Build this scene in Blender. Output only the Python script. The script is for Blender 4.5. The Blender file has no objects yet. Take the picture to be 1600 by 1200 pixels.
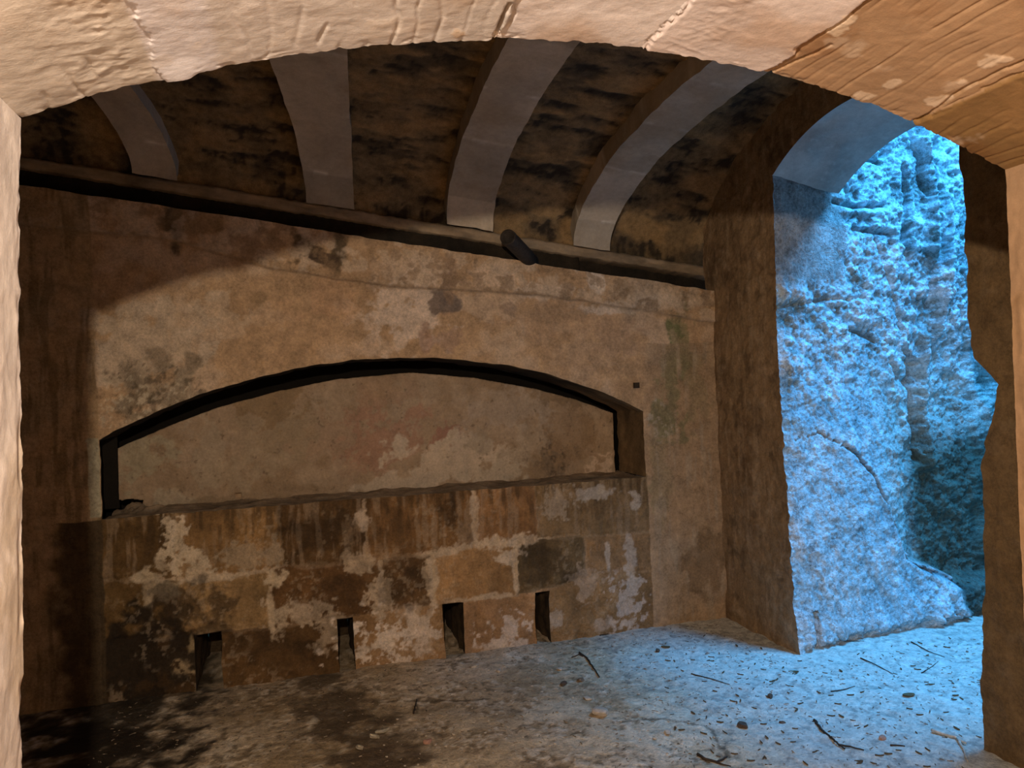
import bpy, bmesh, math, random
import numpy as np
from mathutils import Matrix, Vector

sc = bpy.context.scene
COL = sc.collection
random.seed(4)

# ------------------------------------------------------------------ camera
FL, YAW, PIT, ROL = 1181.41, math.radians(15.893), math.radians(0.441), math.radians(-2.358)
EYE = np.array([0.0, 0.0, 1.5])
_f = np.array([math.sin(YAW)*math.cos(PIT), math.cos(YAW)*math.cos(PIT), math.sin(PIT)])
_r = np.array([math.cos(YAW), -math.sin(YAW), 0.0]); _u = np.cross(_r, _f)
RV = math.cos(ROL)*_r + math.sin(ROL)*_u
UV = -math.sin(ROL)*_r + math.cos(ROL)*_u
FV = _f

def ray(px, py):
    return (px-800)/FL*RV - (py-600)/FL*UV + FV
def onz(px, py, z=0.0):
    d = ray(px, py); return EYE + d*(z-EYE[2])/d[2]
def ony(px, py, y):
    d = ray(px, py); return EYE + d*y/d[1]
def onx(px, py, x):
    d = ray(px, py); return EYE + d*x/d[0]

cd = bpy.data.cameras.new('camera'); cam = bpy.data.objects.new('camera', cd); COL.objects.link(cam)
cd.sensor_width = 36.0; cd.sensor_fit = 'HORIZONTAL'; cd.lens = 36.0*FL/1600.0
cd.clip_start = 0.02
cam.matrix_world = Matrix(((RV[0], UV[0], -FV[0], EYE[0]), (RV[1], UV[1], -FV[1], EYE[1]),
                           (RV[2], UV[2], -FV[2], EYE[2]), (0, 0, 0, 1)))
sc.camera = cam

# ------------------------------------------------------------------ noise
def _hash(ix, iy, seed):
    h = (ix.astype(np.int64)*374761393 + iy.astype(np.int64)*668265263 + seed*974634777) & 0xffffffff
    h = ((h ^ (h >> 13))*1274126177) & 0xffffffff
    h = ((h ^ (h >> 16))*2246822519) & 0xffffffff
    return ((h ^ (h >> 15)) & 0xffffff)/float(0xffffff)
def vnoise(x, y, seed=0):
    ix = np.floor(x); iy = np.floor(y); fx = x-ix; fy = y-iy
    fx = fx*fx*fx*(fx*(fx*6-15)+10); fy = fy*fy*fy*(fy*(fy*6-15)+10)
    ix = ix.astype(np.int64); iy = iy.astype(np.int64)
    a = _hash(ix, iy, seed); b = _hash(ix+1, iy, seed); c = _hash(ix, iy+1, seed); d = _hash(ix+1, iy+1, seed)
    return (a*(1-fx)+b*fx)*(1-fy) + (c*(1-fx)+d*fx)*fy
def fbm(x, y, scale=1.0, oct=5, seed=0, gain=0.5):
    """roughly -1..1"""
    s = 0; a = 1.0; n = 0
    x = np.asarray(x, float)*scale; y = np.asarray(y, float)*scale
    for i in range(oct):
        c, sn = math.cos(0.6*i), math.sin(0.6*i)
        s = s + a*(vnoise(x*c-y*sn+17.3*i, x*sn+y*c-9.1*i, seed+i)*2-1); n += a; a *= gain; x = x*2.03; y = y*2.03
    return s/n*1.7
def ridge(x, y, scale=1.0, oct=4, seed=0):
    s = 0; a = 1.0; n = 0; x = x*scale; y = y*scale
    for i in range(oct):
        s = s + a*(1-abs(vnoise(x+3.1*i, y-7.7*i, seed+i)*2-1)*2); n += a; a *= .5; x = x*2.1; y = y*2.1
    return s/n
def sstep(a, b, x):
    t = np.clip((x-a)/(b-a), 0, 1); return t*t*(3-2*t)
def mixc(c, col, m):
    return c*(1-m[..., None]) + np.array(col)*m[..., None]

# ------------------------------------------------------------------ helpers
def link(o, parent=None):
    COL.objects.link(o)
    if parent is not None: o.parent = parent
    return o
def grid_faces(nu, nv, keep=None, base=0, flip=False):
    i = np.arange(nu-1)[:, None]*nv + np.arange(nv-1)[None, :]
    q = np.stack([i, i+nv, i+nv+1, i+1], -1).reshape(-1, 4)
    if keep is not None: q = q[keep.reshape(-1)]
    if flip: q = q[:, ::-1]
    return q + base
class MB:
    """collects patches of one mesh"""
    def __init__(s): s.v = []; s.f = []; s.c = []; s.n = 0
    def grid(s, P, C, keep=None, flip=False):
        nu, nv = P.shape[:2]
        C = np.broadcast_to(np.asarray(C, float), P.shape)
        s.f.append(grid_faces(nu, nv, keep, s.n, flip)); s.v.append(P.reshape(-1, 3)); s.c.append(C.reshape(-1, 3)); s.n += nu*nv
    def quad(s, pts, col, sub=1):
        p = [np.array(q, float) for q in pts]
        u = np.linspace(0, 1, sub+1)[:, None, None]; v = np.linspace(0, 1, sub+1)[None, :, None]
        P = (p[0]*(1-u)+p[1]*u)*(1-v) + (p[3]*(1-u)+p[2]*u)*v
        s.grid(P, col)
    def box(s, lo, hi, col):
        x0, y0, z0 = lo; x1, y1, z1 = hi
        A = [(x0,y0,z0),(x1,y0,z0),(x1,y1,z0),(x0,y1,z0),(x0,y0,z1),(x1,y0,z1),(x1,y1,z1),(x0,y1,z1)]
        for q in ((0,3,2,1),(4,5,6,7),(0,1,5,4),(2,3,7,6),(1,2,6,5),(3,0,4,7)): s.quad([A[k] for k in q], col)
    def build(s, name, mat, parent=None, smooth=True):
        V = np.concatenate(s.v).astype(np.float32); F = np.concatenate(s.f).astype(np.int32); Cc = np.concatenate(s.c)
        me = bpy.data.meshes.new(name)
        me.vertices.add(len(V)); me.vertices.foreach_set('co', V.ravel())
        me.loops.add(F.size); me.loops.foreach_set('vertex_index', F.ravel())
        me.polygons.add(len(F)); me.polygons.foreach_set('loop_start', np.arange(0, F.size, 4, dtype=np.int32))
        me.polygons.foreach_set('loop_total', np.full(len(F), 4, np.int32))
        me.update(calc_edges=True)
        at = me.color_attributes.new('tint', 'FLOAT_COLOR', 'POINT')
        rgba = np.ones((len(V), 4), np.float32); rgba[:, :3] = np.clip(Cc, 0, 1)
        at.data.foreach_set('color', rgba.ravel())
        if smooth: me.polygons.foreach_set('use_smooth', np.ones(len(F), bool))
        me.materials.append(mat)
        return link(bpy.data.objects.new(name, me), parent)
def crisp(o, deg=38):
    o.data.set_sharp_from_angle(angle=math.radians(deg)); return o
def tag(o, label=None, cat=None, group=None, kind=None):
    if label: o['label'] = label
    if cat: o['category'] = cat
    if group: o['group'] = group
    if kind: o['kind'] = kind
    return o
def setting(o, label): return tag(o, label, None, None, 'structure')

# ------------------------------------------------------------------ materials
def stone_mat(name, s1=14, s2=70, s3=260, amp=0.5, bump=0.5, dist=0.006, pits=0.0, rough=0.92):
    m = bpy.data.materials.new(name); m.use_nodes = True
    N = m.node_tree.nodes; L = m.node_tree.links
    b = N['Principled BSDF']; b.inputs['Roughness'].default_value = rough
    b.inputs['Specular IOR Level'].default_value = 0.25
    tc = N.new('ShaderNodeTexCoord'); at = N.new('ShaderNodeAttribute'); at.attribute_name = 'tint'
    def noise(sc_, det=6, rg=.6):
        n = N.new('ShaderNodeTexNoise'); n.inputs['Scale'].default_value = sc_; n.inputs['Detail'].default_value = det
        n.inputs['Roughness'].default_value = rg; L.new(tc.outputs['Object'], n.inputs['Vector']); return n
    n1, n2, n3 = noise(s1), noise(s2), noise(s3, 3)
    def mth(op, a, bb):
        k = N.new('ShaderNodeMath'); k.operation = op
        for i, q in enumerate((a, bb)):
            if isinstance(q, (int, float)): k.inputs[i].default_value = q
            else: L.new(q, k.inputs[i])
        return k.outputs[0]
    s = mth('ADD', mth('ADD', mth('MULTIPLY', n1.outputs[0], .9), mth('MULTIPLY', n2.outputs[0], .8)), mth('MULTIPLY', n3.outputs[0], .6))
    fac = mth('ADD', mth('MULTIPLY', mth('SUBTRACT', s, 1.15), amp*2.2), 1.0)
    fac = mth('MAXIMUM', fac, 0.15)
    h = mth('ADD', mth('MULTIPLY', n2.outputs[0], 1.0), mth('MULTIPLY', n3.outputs[0], .45))
    if pits:
        vo = N.new('ShaderNodeTexVoronoi'); vo.inputs['Scale'].default_value = 45; L.new(tc.outputs['Object'], vo.inputs['Vector'])
        pm = N.new('ShaderNodeMapRange'); L.new(vo.outputs['Distance'], pm.inputs[0])
        pm.inputs[1].default_value = .05; pm.inputs[2].default_value = .30; pm.inputs[3].default_value = 1; pm.inputs[4].default_value = 0
        pm2 = mth('MULTIPLY', pm.outputs[0], mth('GREATER_THAN', n1.outputs[0], .52))
        h = mth('SUBTRACT', h, mth('MULTIPLY', pm2, pits))
    mx = N.new('ShaderNodeVectorMath'); mx.operation = 'SCALE'
    L.new(at.outputs['Color'], mx.inputs[0]); L.new(fac, mx.inputs['Scale'])
    L.new(mx.outputs[0], b.inputs['Base Color'])
    bp = N.new('ShaderNodeBump'); bp.inputs['Strength'].default_value = bump; bp.inputs['Distance'].default_value = dist
    L.new(h, bp.inputs['Height']); L.new(bp.outputs[0], b.inputs['Normal'])
    return m
M_WALL = stone_mat('weathered_limestone', 14, 75, 240, amp=.6, bump=.6, dist=.006, pits=.25)
M_PANEL = stone_mat('niche_plaster', amp=.38, bump=.5, dist=.006, pits=.12)
M_FRONT = stone_mat('dressed_sandstone', 9, 60, 300, amp=.2, bump=.4, dist=.0016)
M_ROCK = stone_mat('rough_rock', 12, 60, 150, amp=1.0, bump=1.0, dist=.009, pits=.5)
M_VAULT = stone_mat('sooty_vault', 7, 30, 160, amp=.75, bump=.5, dist=.008, pits=.3)
M_RIB = stone_mat('rib_stone', 7, 40, 200, amp=.25, bump=.4, dist=.004)
M_FLOOR = stone_mat('earth_floor', 16, 70, 220, amp=.6, bump=.9, dist=.010)
def plain(name, col, rough=.8, var=.35):
    m = bpy.data.materials.new(name); m.use_nodes = True; N = m.node_tree.nodes; L = m.node_tree.links
    b = N['Principled BSDF']; b.inputs['Roughness'].default_value = rough; b.inputs['Specular IOR Level'].default_value = .25
    n = N.new('ShaderNodeTexNoise'); n.inputs['Scale'].default_value = 60; n.inputs['Detail'].default_value = 4
    tc = N.new('ShaderNodeTexCoord'); L.new(tc.outputs['Object'], n.inputs['Vector'])
    cr = N.new('ShaderNodeValToRGB'); L.new(n.outputs[0], cr.inputs[0])
    cr.color_ramp.elements[0].position = .3; cr.color_ramp.elements[1].position = .7
    cr.color_ramp.elements[0].color = (*[c*(1-var) for c in col], 1); cr.color_ramp.elements[1].color = (*[min(1, c*(1+var)) for c in col], 1)
    L.new(cr.outputs[0], b.inputs['Base Color']); return m

# ------------------------------------------------------------------ layout numbers
D = 4.27           # back wall face
XR = 2.566         # right wall face
YF = 1.2           # far face of the front wall
XL = -2.5          # left wall
def ztop(x): return 2.617 + (x+1.275)*(2.075-2.617)/3.85
NL, NR, LEDGE, SPR, CROWN = -0.974, 2.05, 0.93, 1.335, 1.708
NXC = (NL+NR)/2; NHW = (NR-NL)/2; NRISE = CROWN-SPR; NRAD = (NHW**2+NRISE**2)/(2*NRISE)
def narch(x): return SPR + np.sqrt(np.maximum(NRAD**2-(x-NXC)**2, 0)) - (NRAD-NRISE)
ND = 0.40          # depth of the niche
HOLES = [((303, 990), (347, 1074)), ((527, 966), (553, 1042)), ((692, 943), (725, 1016)), ((835, 924), (859, 998))]
HOLES = [(ony(a[0], a[1], D)[0], ony(b[0], (a[1]+b[1])/2, D)[0], ony((a[0]+b[0])/2, a[1], D)[2]) for a, b in HOLES]

# painting aids: marks measured on a plane, given as (x, z) in metres
S = 4.5/FL         # metres of wall per measured unit
def wp(px, py): q = ony(px, py, D); return q[0], q[2]
def blob(x, z, px, py, rx, ry, nz, k=.6, soft=.3, rot=0):
    cx, cz = wp(px, py); dx = (x-cx)/(rx*S); dz = (z-cz)/(ry*S); k = k*min(1.0, .25+min(rx, ry)/30)
    if rot:
        c, s_ = math.cos(rot), math.sin(rot); dx, dz = ((x-cx)*c+(z-cz)*s_)/(rx*S), (-(x-cx)*s_+(z-cz)*c)/(ry*S)
    d = np.sqrt(dx*dx+dz*dz) + nz*k
    return 1-sstep(1-soft, 1+soft*.3, d)
def seg_dist(x, z, pts):
    d = np.full(np.shape(x), 9.0)
    for (ax, az), (bx, bz) in zip(pts[:-1], pts[1:]):
        vx, vz = bx-ax, bz-az; t = np.clip(((x-ax)*vx+(z-az)*vz)/(vx*vx+vz*vz+1e-9), 0, 1)
        d = np.minimum(d, np.hypot(x-ax-t*vx, z-az-t*vz))
    return d
def line(x, z, pts, w, nz, k=.6):
    d = seg_dist(x, z, [wp(*p) for p in pts])/(w*S) + nz*k
    return 1-sstep(.6, 1.1, d)

# block courses, as measured joints
R1 = [(160, 908), (292, 904), (380, 897), (445, 884), (510, 883), (627, 869), (684, 863), (747, 850), (824, 843), (915, 838), (1008, 832)]
R2 = [(160, 1003), (328, 987), (425, 982), (526, 967), (691, 941), (796, 931), (915, 906), (1008, 893)]
V1 = [276, 438, 572, 742, 841]; V2 = [276, 422, 598, 677, 806, 918]
R1w = np.array([wp(*p) for p in R1]); R2w = np.array([wp(*p) for p in R2])
V1w = [wp(v, 855)[0] for v in V1]; V2w = [wp(v, 930)[0] for v in V2]
T1 = [(0.138,0.078,0.028), (0.258,0.148,0.060), (0.110,0.060,0.023), (0.177,0.094,0.037), (0.304,0.160,0.068), (0.258,0.166,0.083)]
T2 = [(0.132,0.076,0.027), (0.304,0.191,0.087), (0.138,0.071,0.027), (0.116,0.064,0.027), (0.350,0.203,0.091), (0.143,0.096,0.047), (0.304,0.185,0.091)]
T3 = [(0.055,0.030,0.012), (0.116,0.063,0.024), (0.274,0.160,0.074), (0.380,0.222,0.112), (0.266,0.160,0.074)]
V3w = [(h[0]+h[1])/2 for h in HOLES]

def back_paint(x, z):
    n1 = fbm(x, z, 4, 5, 11); n2 = fbm(x, z, 14, 5, 23); n3 = fbm(x, z, 45, 4, 37); vs = fbm(x*6, z*.7, 6, 4, 51)
    c = np.broadcast_to(np.array([.49, .325, .19]), x.shape+(3,)).copy()
    h = .006*n1 + .003*n2 + .0012*n3
    # upper plaster: soft paler and browner sheets
    c = mixc(c, (.56, .42, .30), sstep(.0, .7, n1)*.7)
    c = mixc(c, (.38, .25, .145), sstep(.1, .8, -n1+.3*n2)*.55)
    up = z > LEDGE+.02
    for (px, py, rx, ry, col, st) in [
        (630, 490, 70, 58, (.66,.52,.41), .85), (590, 540, 50, 16, (.62,.46,.33), .6), (230, 540, 90, 60, (.55,.44,.33), .7),
        (320, 500, 80, 30, (.56,.43,.31), .6), (480, 520, 90, 40, (.52,.34,.20), .5), (520, 465, 60, 28, (.50,.31,.18), .6),
        (880, 500, 120, 40, (.48,.32,.20), .5), (770, 470, 60, 30, (.56,.42,.30), .6), (900, 560, 80, 40, (.50,.35,.23), .5),
        (960, 480, 60, 10, (.66,.55,.45), .7), (930, 440, 16, 26, (.70,.60,.50), .7), (1010, 460, 60, 30, (.40,.31,.22), .6),
        (1045, 470, 70, 16, (.58,.47,.36), .6), (640, 420, 60, 24, (.60,.46,.34), .6), (780, 425, 40, 22, (.62,.48,.36), .6),
        (560, 430, 50, 26, (.40,.26,.15), .5), (850, 455, 50, 14, (.62,.50,.39), .6)]:
        c = mixc(c, col, blob(x, z, px, py, rx, ry, n2, .7)*st)
    # stains of grime with their own outline
    for (px, py, rx, ry, col, st) in [
        (275, 352, 14, 40, (.08,.06,.04), .9), (300, 345, 34, 24, (.30,.20,.11), .5), (478, 388, 22, 26, (.10,.065,.035), .9), (530, 395, 14, 30, (.10,.07,.04), .9),
        (505, 405, 26, 10, (.07,.045,.03), .8), (250, 610, 55, 40, (.30,.24,.17), .6), (225, 620, 30, 22, (.20,.155,.10), .5), (300, 565, 12, 16, (.24,.18,.12), .8),
        (250, 560, 16, 14, (.28,.21,.14), .7), (205, 600, 10, 20, (.25,.19,.13), .7), (280, 620, 12, 34, (.27,.21,.14), .6),
        (400, 465, 14, 10, (.30,.20,.11), .7), (697, 475, 20, 24, (.20,.15,.12), .95), (702, 425, 11, 42, (.30,.20,.13), .8),
        (665, 530, 12, 26, (.36,.22,.15), .7), (700, 530, 26, 18, (.38,.25,.18), .6), (797, 482, 14, 10, (.30,.21,.15), .6),
        (860, 490, 50, 16, (.37,.25,.155), .6), (970, 530, 40, 26, (.42,.28,.18), .4)]:
        c = mixc(c, col, blob(x, z, px, py, rx, ry, n2, .6)*st)
    pit = sstep(.25, .6, n3+.5*n2)*blob(x, z, 245, 610, 80, 46, n2, .5)
    c = mixc(c, (.62, .52, .38), sstep(.35, .6, -n3+.3*n2)*blob(x, z, 240, 640, 70, 50, n2, .5)*.6); c = mixc(c, (.13,.10,.07), pit*.7); h = h - .006*pit
    # green algae beside the niche
    for (px, py, rx, ry, st) in [(1048, 600, 26, 80, .75), (1035, 650, 20, 36, .8), (1060, 540, 24, 60, .5), (1030, 720, 18, 100, .35), (1085, 600, 25, 60, .35)]:
        c = mixc(c, (.17, .19, .085), blob(x, z, px, py, rx, ry, n2+.3*vs, .7)*st)
    c = mixc(c, (.50, .44, .36), sstep(.2, .5, n3)*blob(x, z, 1030, 655, 24, 34, n2, .6)*.8)
    # right pier: dirty brown, streaked
    rp = sstep(NR-.02, NR+.10, x)*(z < 1.75)
    c = mixc(c, (.33, .235, .15), rp*(.55+.25*np.clip(n1, -1, 1)))
    c = mixc(c, (.42, .33, .235), rp*sstep(.2, .8, vs)*.6)
    c = mixc(c, (.20, .125, .065), rp*blob(x, z, 1100, 880, 40, 60, n2, .6)*.6)
    # cornice band lip
    zl = np.interp(x, *np.array([wp(*p) for p in [(40, 352), (250, 372), (300, 384), (430, 421), (600, 446), (850, 462), (1000, 484), (1120, 507)]]).T)
    band = sstep(-.006, .006, z-zl-.006*n2)
    h = h + band*.020
    c = mixc(c, (.30, .21, .13), (np.exp(-((z-zl)/.012)**2)*.7))
    c = mixc(c, (.60, .47, .35), band*sstep(.0, .5, n2+.2*n1)*.5)
    c = mixc(c, (.27, .175, .10), band*sstep(.25, .6, -n2+.3*n3)*.6)
    # nail hole by the arch
    # ---- block courses below the ledge
    lo = z < LEDGE+.015
    inx = lo & (x > NL-.02) & (x < NR+.01)
    xw = x+.010*n2; zw = z+.008*n2
    z1 = np.interp(x, R1w[:, 0], R1w[:, 1]); z2 = np.interp(x, R2w[:, 0], R2w[:, 1])
    b = np.zeros(x.shape+(3,))
    i1 = np.searchsorted(V1w, xw); i2 = np.searchsorted(V2w, xw); i3 = np.searchsorted(V3w, xw)
    row1 = zw > z1; row3 = zw < z2
    b = np.where(row1[..., None], np.array(T1)[i1], np.where(row3[..., None], np.array(T3)[i3], np.array(T2)[i2]))
    b = b*(1+.28*np.clip(n1+.6*n2, -1, 1))[..., None]
    # rain streaks down the top course
    st = sstep(.05, .55, vs)*sstep(.62, .86, z+.05*n2)
    b = mixc(b, (.06, .036, .016), st*.6)
    b = mixc(b, (.36, .26, .17), sstep(.25, .6, -vs)*row1*.4)
    d1 = np.abs(z-z1+.006*n3); d2 = np.abs(z-z2+.006*n3)
    dv1 = np.min([np.abs(xw-v) for v in V1w], 0); dv2 = np.min([np.abs(xw-v) for v in V2w], 0)
    dj = np.minimum(np.minimum(d1, d2), np.where(row1, dv1, np.where(row3, 9, dv2)))
    dj = np.where(row3, np.minimum(d2, 9), dj)
    wj = .014 + .015*np.clip(n1+.5*n2, -.9, 1.5)
    mort = (1-sstep(.55, 1.0, dj/np.maximum(wj, .004)+.45*n3))*sstep(-1.1, -.3, n1+.4*n2)
    def xr_(a, b_): return sstep(wp(a-14, 880)[0], wp(a+14, 880)[0], x)*sstep(wp(b_+14, 880)[0], wp(b_-14, 880)[0], x)
    j1 = np.maximum(np.maximum(xr_(215, 440), xr_(650, 865)), .22); j2 = np.maximum(xr_(690, 805), .18)
    jv = np.where(row1, np.maximum(xr_(560, 585)*.7, np.maximum(xr_(730, 755), .22)), np.maximum(np.maximum(xr_(585, 692), xr_(795, 818)), .25))
    near_j = np.where(d1 < np.minimum(d2, np.where(row1, dv1, dv2)), j1, np.where(d2 < np.where(row1, dv1, dv2), j2, jv))
    b = mixc(b, (.50, .375, .255), mort*.9*near_j)
    h2 = -.010*(1-sstep(0, .028, dj)) + .004*mort + .006*n2 + .003*n3 + .006*np.clip(n1, -1, 1)
    for (px, py, rx, ry, col, st_) in [
        (275, 858, 20, 46, (.62,.50,.36), .95), (300, 890, 22, 26, (.58,.46,.32), .9), (230, 900, 26, 8, (.58,.47,.33), .8), (330, 903, 60, 7, (.55,.43,.30), .9),
        (262, 922, 18, 16, (.52,.42,.29), .7), (232, 930, 8, 46, (.46,.36,.24), .8), (255, 885, 14, 16, (.54,.43,.30), .7), (425, 905, 20, 16, (.56,.44,.30), .9), (424, 955, 7, 42, (.54,.42,.29), .9),
        (400, 870, 38, 24, (.40,.31,.21), .7), (565, 812, 12, 16, (.55,.42,.30), .9), (560, 880, 30, 16, (.46,.35,.24), .8), (590, 925, 22, 36, (.52,.40,.28), .85), (598, 955, 18, 20, (.50,.39,.28), .8),
        (470, 958, 44, 22, (.50,.385,.27), .85), (445, 965, 20, 26, (.50,.39,.27), .8), (520, 985, 30, 30, (.42,.32,.22), .7), (675, 900, 12, 46, (.56,.43,.30), .95), (690, 865, 30, 9, (.55,.42,.29), .9),
        (742, 815, 8, 40, (.52,.39,.27), .8), (790, 847, 60, 12, (.60,.46,.32), .9), (790, 868, 26, 14, (.62,.49,.36), .9), (806, 890, 6, 46, (.58,.45,.32), .9), (760, 933, 46, 6, (.55,.42,.29), .85),
        (612, 1000, 62, 44, (.72,.60,.50), .95), (640, 960, 40, 24, (.50,.39,.29), .6), (580, 1010, 30, 26, (.66,.54,.43), .8), (660, 1010, 34, 24, (.55,.43,.33), .6), (790, 995, 40, 26, (.66,.55,.47), .75), (775, 1010, 50, 12, (.60,.49,.40), .7),
        (285, 1040, 26, 20, (.42,.31,.18), .85), (300, 1015, 10, 20, (.40,.30,.17), .7), (180, 1020, 26, 20, (.22,.155,.08), .6),
        (870, 965, 14, 20, (.55,.45,.36), .7), (980, 940, 30, 50, (.58,.49,.42), .75), (985, 880, 14, 50, (.54,.45,.37), .7), (950, 870, 6, 34, (.55,.46,.37), .7), (930, 770, 56, 12, (.52,.44,.36), .7), (990, 785, 14, 20, (.56,.47,.38), .7),
        (870, 785, 26, 30, (.44,.35,.26), .6), (915, 900, 26, 30, (.48,.36,.26), .6), (940, 975, 30, 16, (.50,.39,.30), .6)]:
        m = blob(x, z, px, py, rx*.86, ry*.86, n2+.75*n3, .75)*st_
        b = mixc(b, col, m); h2 = h2 + .004*m
    for (px, py, rx, ry, st_) in [(215, 1030, 74, 58, .97), (290, 945, 48, 34, .65), (250, 975, 50, 30, .55), (230, 990, 60, 22, .5), (400, 1010, 90, 20, .35), (330, 985, 30, 10, .6), (500, 830, 50, 34, .4), (520, 925, 50, 26, .3), (860, 880, 44, 34, .35), (705, 800, 14, 26, .5), (630, 920, 36, 26, .45)]:  # dark blotches; those at lower left also paint in the shadow lying there
        b = mixc(b, (.028, .018, .010), blob(x, z, px, py, rx, ry, n2, .6)*st_)
    crumb = sstep(.30, .55, n3+.4*n2)*sstep(-.2, .5, n1)
    b = mixc(b, (.50, .39, .27), crumb*.25)
    c = np.where(inx[..., None], b, c); h = np.where(inx, h2, h)
    # left pier: same stone, stained, then shade and lamplight painted on
    lp = (x < NL)
    c = mixc(c, (.36, .25, .13), lp*(.5+.3*n1).clip(0, 1))
    c = mixc(c, (.17, .11, .055), lp*sstep(.0, .7, vs+.4*n1)*.6)
    c = mixc(c, (.055, .036, .018), (x < NL)*(z < LEDGE)*sstep(NL-.30, NL-.16, x+.04*n2)*.9)  # low edge painted dark where the front jamb's shadow should fall
    sx0 = wp(138, 750)[0]; c = mixc(c, (.42, .38, .27), (x > sx0+.004*n2)*(x < NL)*(z > LEDGE+.01)*(z < SPR+.01)*.9)  # pale strip paints in the sliver of lamplight beside the niche
    return c, h

# ------------------------------------------------------------------ back wall
def warp(x, z, a=.0045):
    return x + a*fbm(x, z, 9, 3, 71), z + a*fbm(x, z, 9, 3, 81)
def axis(a, b, step, snaps=()):
    pts = sorted({a, b, *[s for s in snaps if a < s < b]}); out = []
    for p, q in zip(pts[:-1], pts[1:]):
        n = max(1, int(round((q-p)/step))); out += list(np.linspace(p, q, n, endpoint=False))
    return np.array(out+[pts[-1]])
mb = MB()
ST = .0065
def face(X, Z, keep=None):
    c, h = back_paint(X, Z)
    xw, zw = warp(X, Z)
    mb.grid(np.stack([xw, D-h, zw], -1), c, keep)
# lower part, with drain holes
xs = axis(XL-.1, XR+.06, ST, [NL, NR]+[h[0] for h in HOLES]+[h[1] for h in HOLES])
zs = axis(-.06, LEDGE, ST, [h[2] for h in HOLES])
X, Z = np.meshgrid(xs, zs, indexing='ij'); cx = (X[:-1, :-1]+X[1:, 1:])/2; cz = (Z[:-1, :-1]+Z[1:, 1:])/2
keep = np.ones(cx.shape, bool)
for a, b_, t in HOLES: keep &= ~((cx > a) & (cx < b_) & (cz < t))
face(X, Z, keep)
# piers and the spandrel over the arch
for x0, x1, zlo in ((XL-.1, NL, None), (NR, XR+.06, None), (NL, NR, narch)):
    xs = axis(x0, x1, ST); nv = 260 if zlo is None else 190
    b0 = np.full(xs.shape, LEDGE) if zlo is None else zlo(xs)
    t = np.linspace(0, 1, nv)[None, :]
    X = np.repeat(xs[:, None], nv, 1); Z = b0[:, None]*(1-t) + ztop(xs)[:, None]*t
    face(X, Z)
wc = (.33, .23, .14)
# top of the wall and the slot behind it
xs = axis(XL-.1, XR+.06, .03)
ys = np.linspace(0, .42, 14)
X, Y = np.meshgrid(xs, ys, indexing='ij')
x2, z2 = warp(X, ztop(X)); hh = back_paint(X[:, :1], ztop(X[:, :1]))[1]
mb.grid(np.stack([x2, D-hh*(1-Y/.42)+Y, z2+.01*fbm(X, Y, 12, 3, 5)*(Y > .0)], -1), (.05, .037, .025))  # shade in the slot painted into this near-black colour
wall_back = setting(mb.build('wall_back', M_WALL), 'brown stained stone end wall of large blocks holding the arched niche')

# niche: reveal strip (jambs + arch soffit) and ledge top
na = 160
xa = np.linspace(NL, NR, na)
prof = [(NL, z) for z in np.linspace(LEDGE, SPR, 30, endpoint=False)] + [(x, float(narch(x))) for x in xa] + [(NR, z) for z in np.linspace(SPR, LEDGE, 30)[1:]]
prof = np.array(prof); dp = np.linspace(0, ND, 26)
px_, pz_ = warp(prof[:, 0], prof[:, 1]); hh = back_paint(prof[:, 0], prof[:, 1])[1]
P = np.zeros((len(prof), len(dp), 3))
for k, d_ in enumerate(dp):
    w = 1-min(1, d_/.05); n = fbm(prof[:, 0]*3+prof[:, 1]*3, np.full(len(prof), d_), 6, 4, 3)*.006*(1-w)
    sx = np.where(np.arange(len(prof)) < 30, 1, np.where(np.arange(len(prof)) >= 30+na, -1, 0))
    P[:, k, 0] = px_ + n*sx - np.where(np.arange(len(prof)) < 30, .34*d_*(1-w), 0); P[:, k, 1] = D-hh*w+d_; P[:, k, 2] = pz_ + n*(sx == 0)
rm = MB(); nn = fbm(P[..., 0]+P[..., 2], P[..., 1], 8, 4, 9)
cc = np.broadcast_to(np.array([.19, .125, .065]), P.shape)*(1+.4*nn[..., None])
soffit_shade = ((np.arange(len(prof)) >= 28) & (np.arange(len(prof)) < 30+na))[:, None]*sstep(.0, .05, P[..., 1]-D+.03*nn)*sstep(NR-.10, NR-.5, P[..., 0]+.1*nn)
cc = mixc(cc, (.012, .009, .006), soffit_shade*.95)  # shade under the niche arch painted near-black onto its soffit
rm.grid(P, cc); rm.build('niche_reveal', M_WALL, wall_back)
lm = MB()
xs = axis(NL, NR, .008); ys = np.linspace(0, ND+.03, 46); X, Y = np.meshgrid(xs, ys, indexing='ij')
x2, z2 = warp(X, np.full(X.shape, LEDGE)); hh = back_paint(X[:, :1], np.full(X[:, :1].shape, LEDGE))[1]
n2 = fbm(X, Y, 10, 5, 19)
w = 1-np.clip(Y/.04, 0, 1)
Zl = z2 + (.010*n2-.004)*(1-w)
rub = np.exp(-((X-(NL+.12))/.12)**2-((Y-.27)/.07)**2)
Zl = Zl + .045*rub*(1+n2)
cc = np.broadcast_to(np.array([.30, .22, .145]), X.shape+(3,))*(1+.45*n2[..., None])
lm.grid(np.stack([x2, D-hh*w+Y, Zl], -1), cc)
o = lm.build('ledge', M_WALL, wall_back); o['label'] = 'dusty ledge at the foot of the niche'
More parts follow.
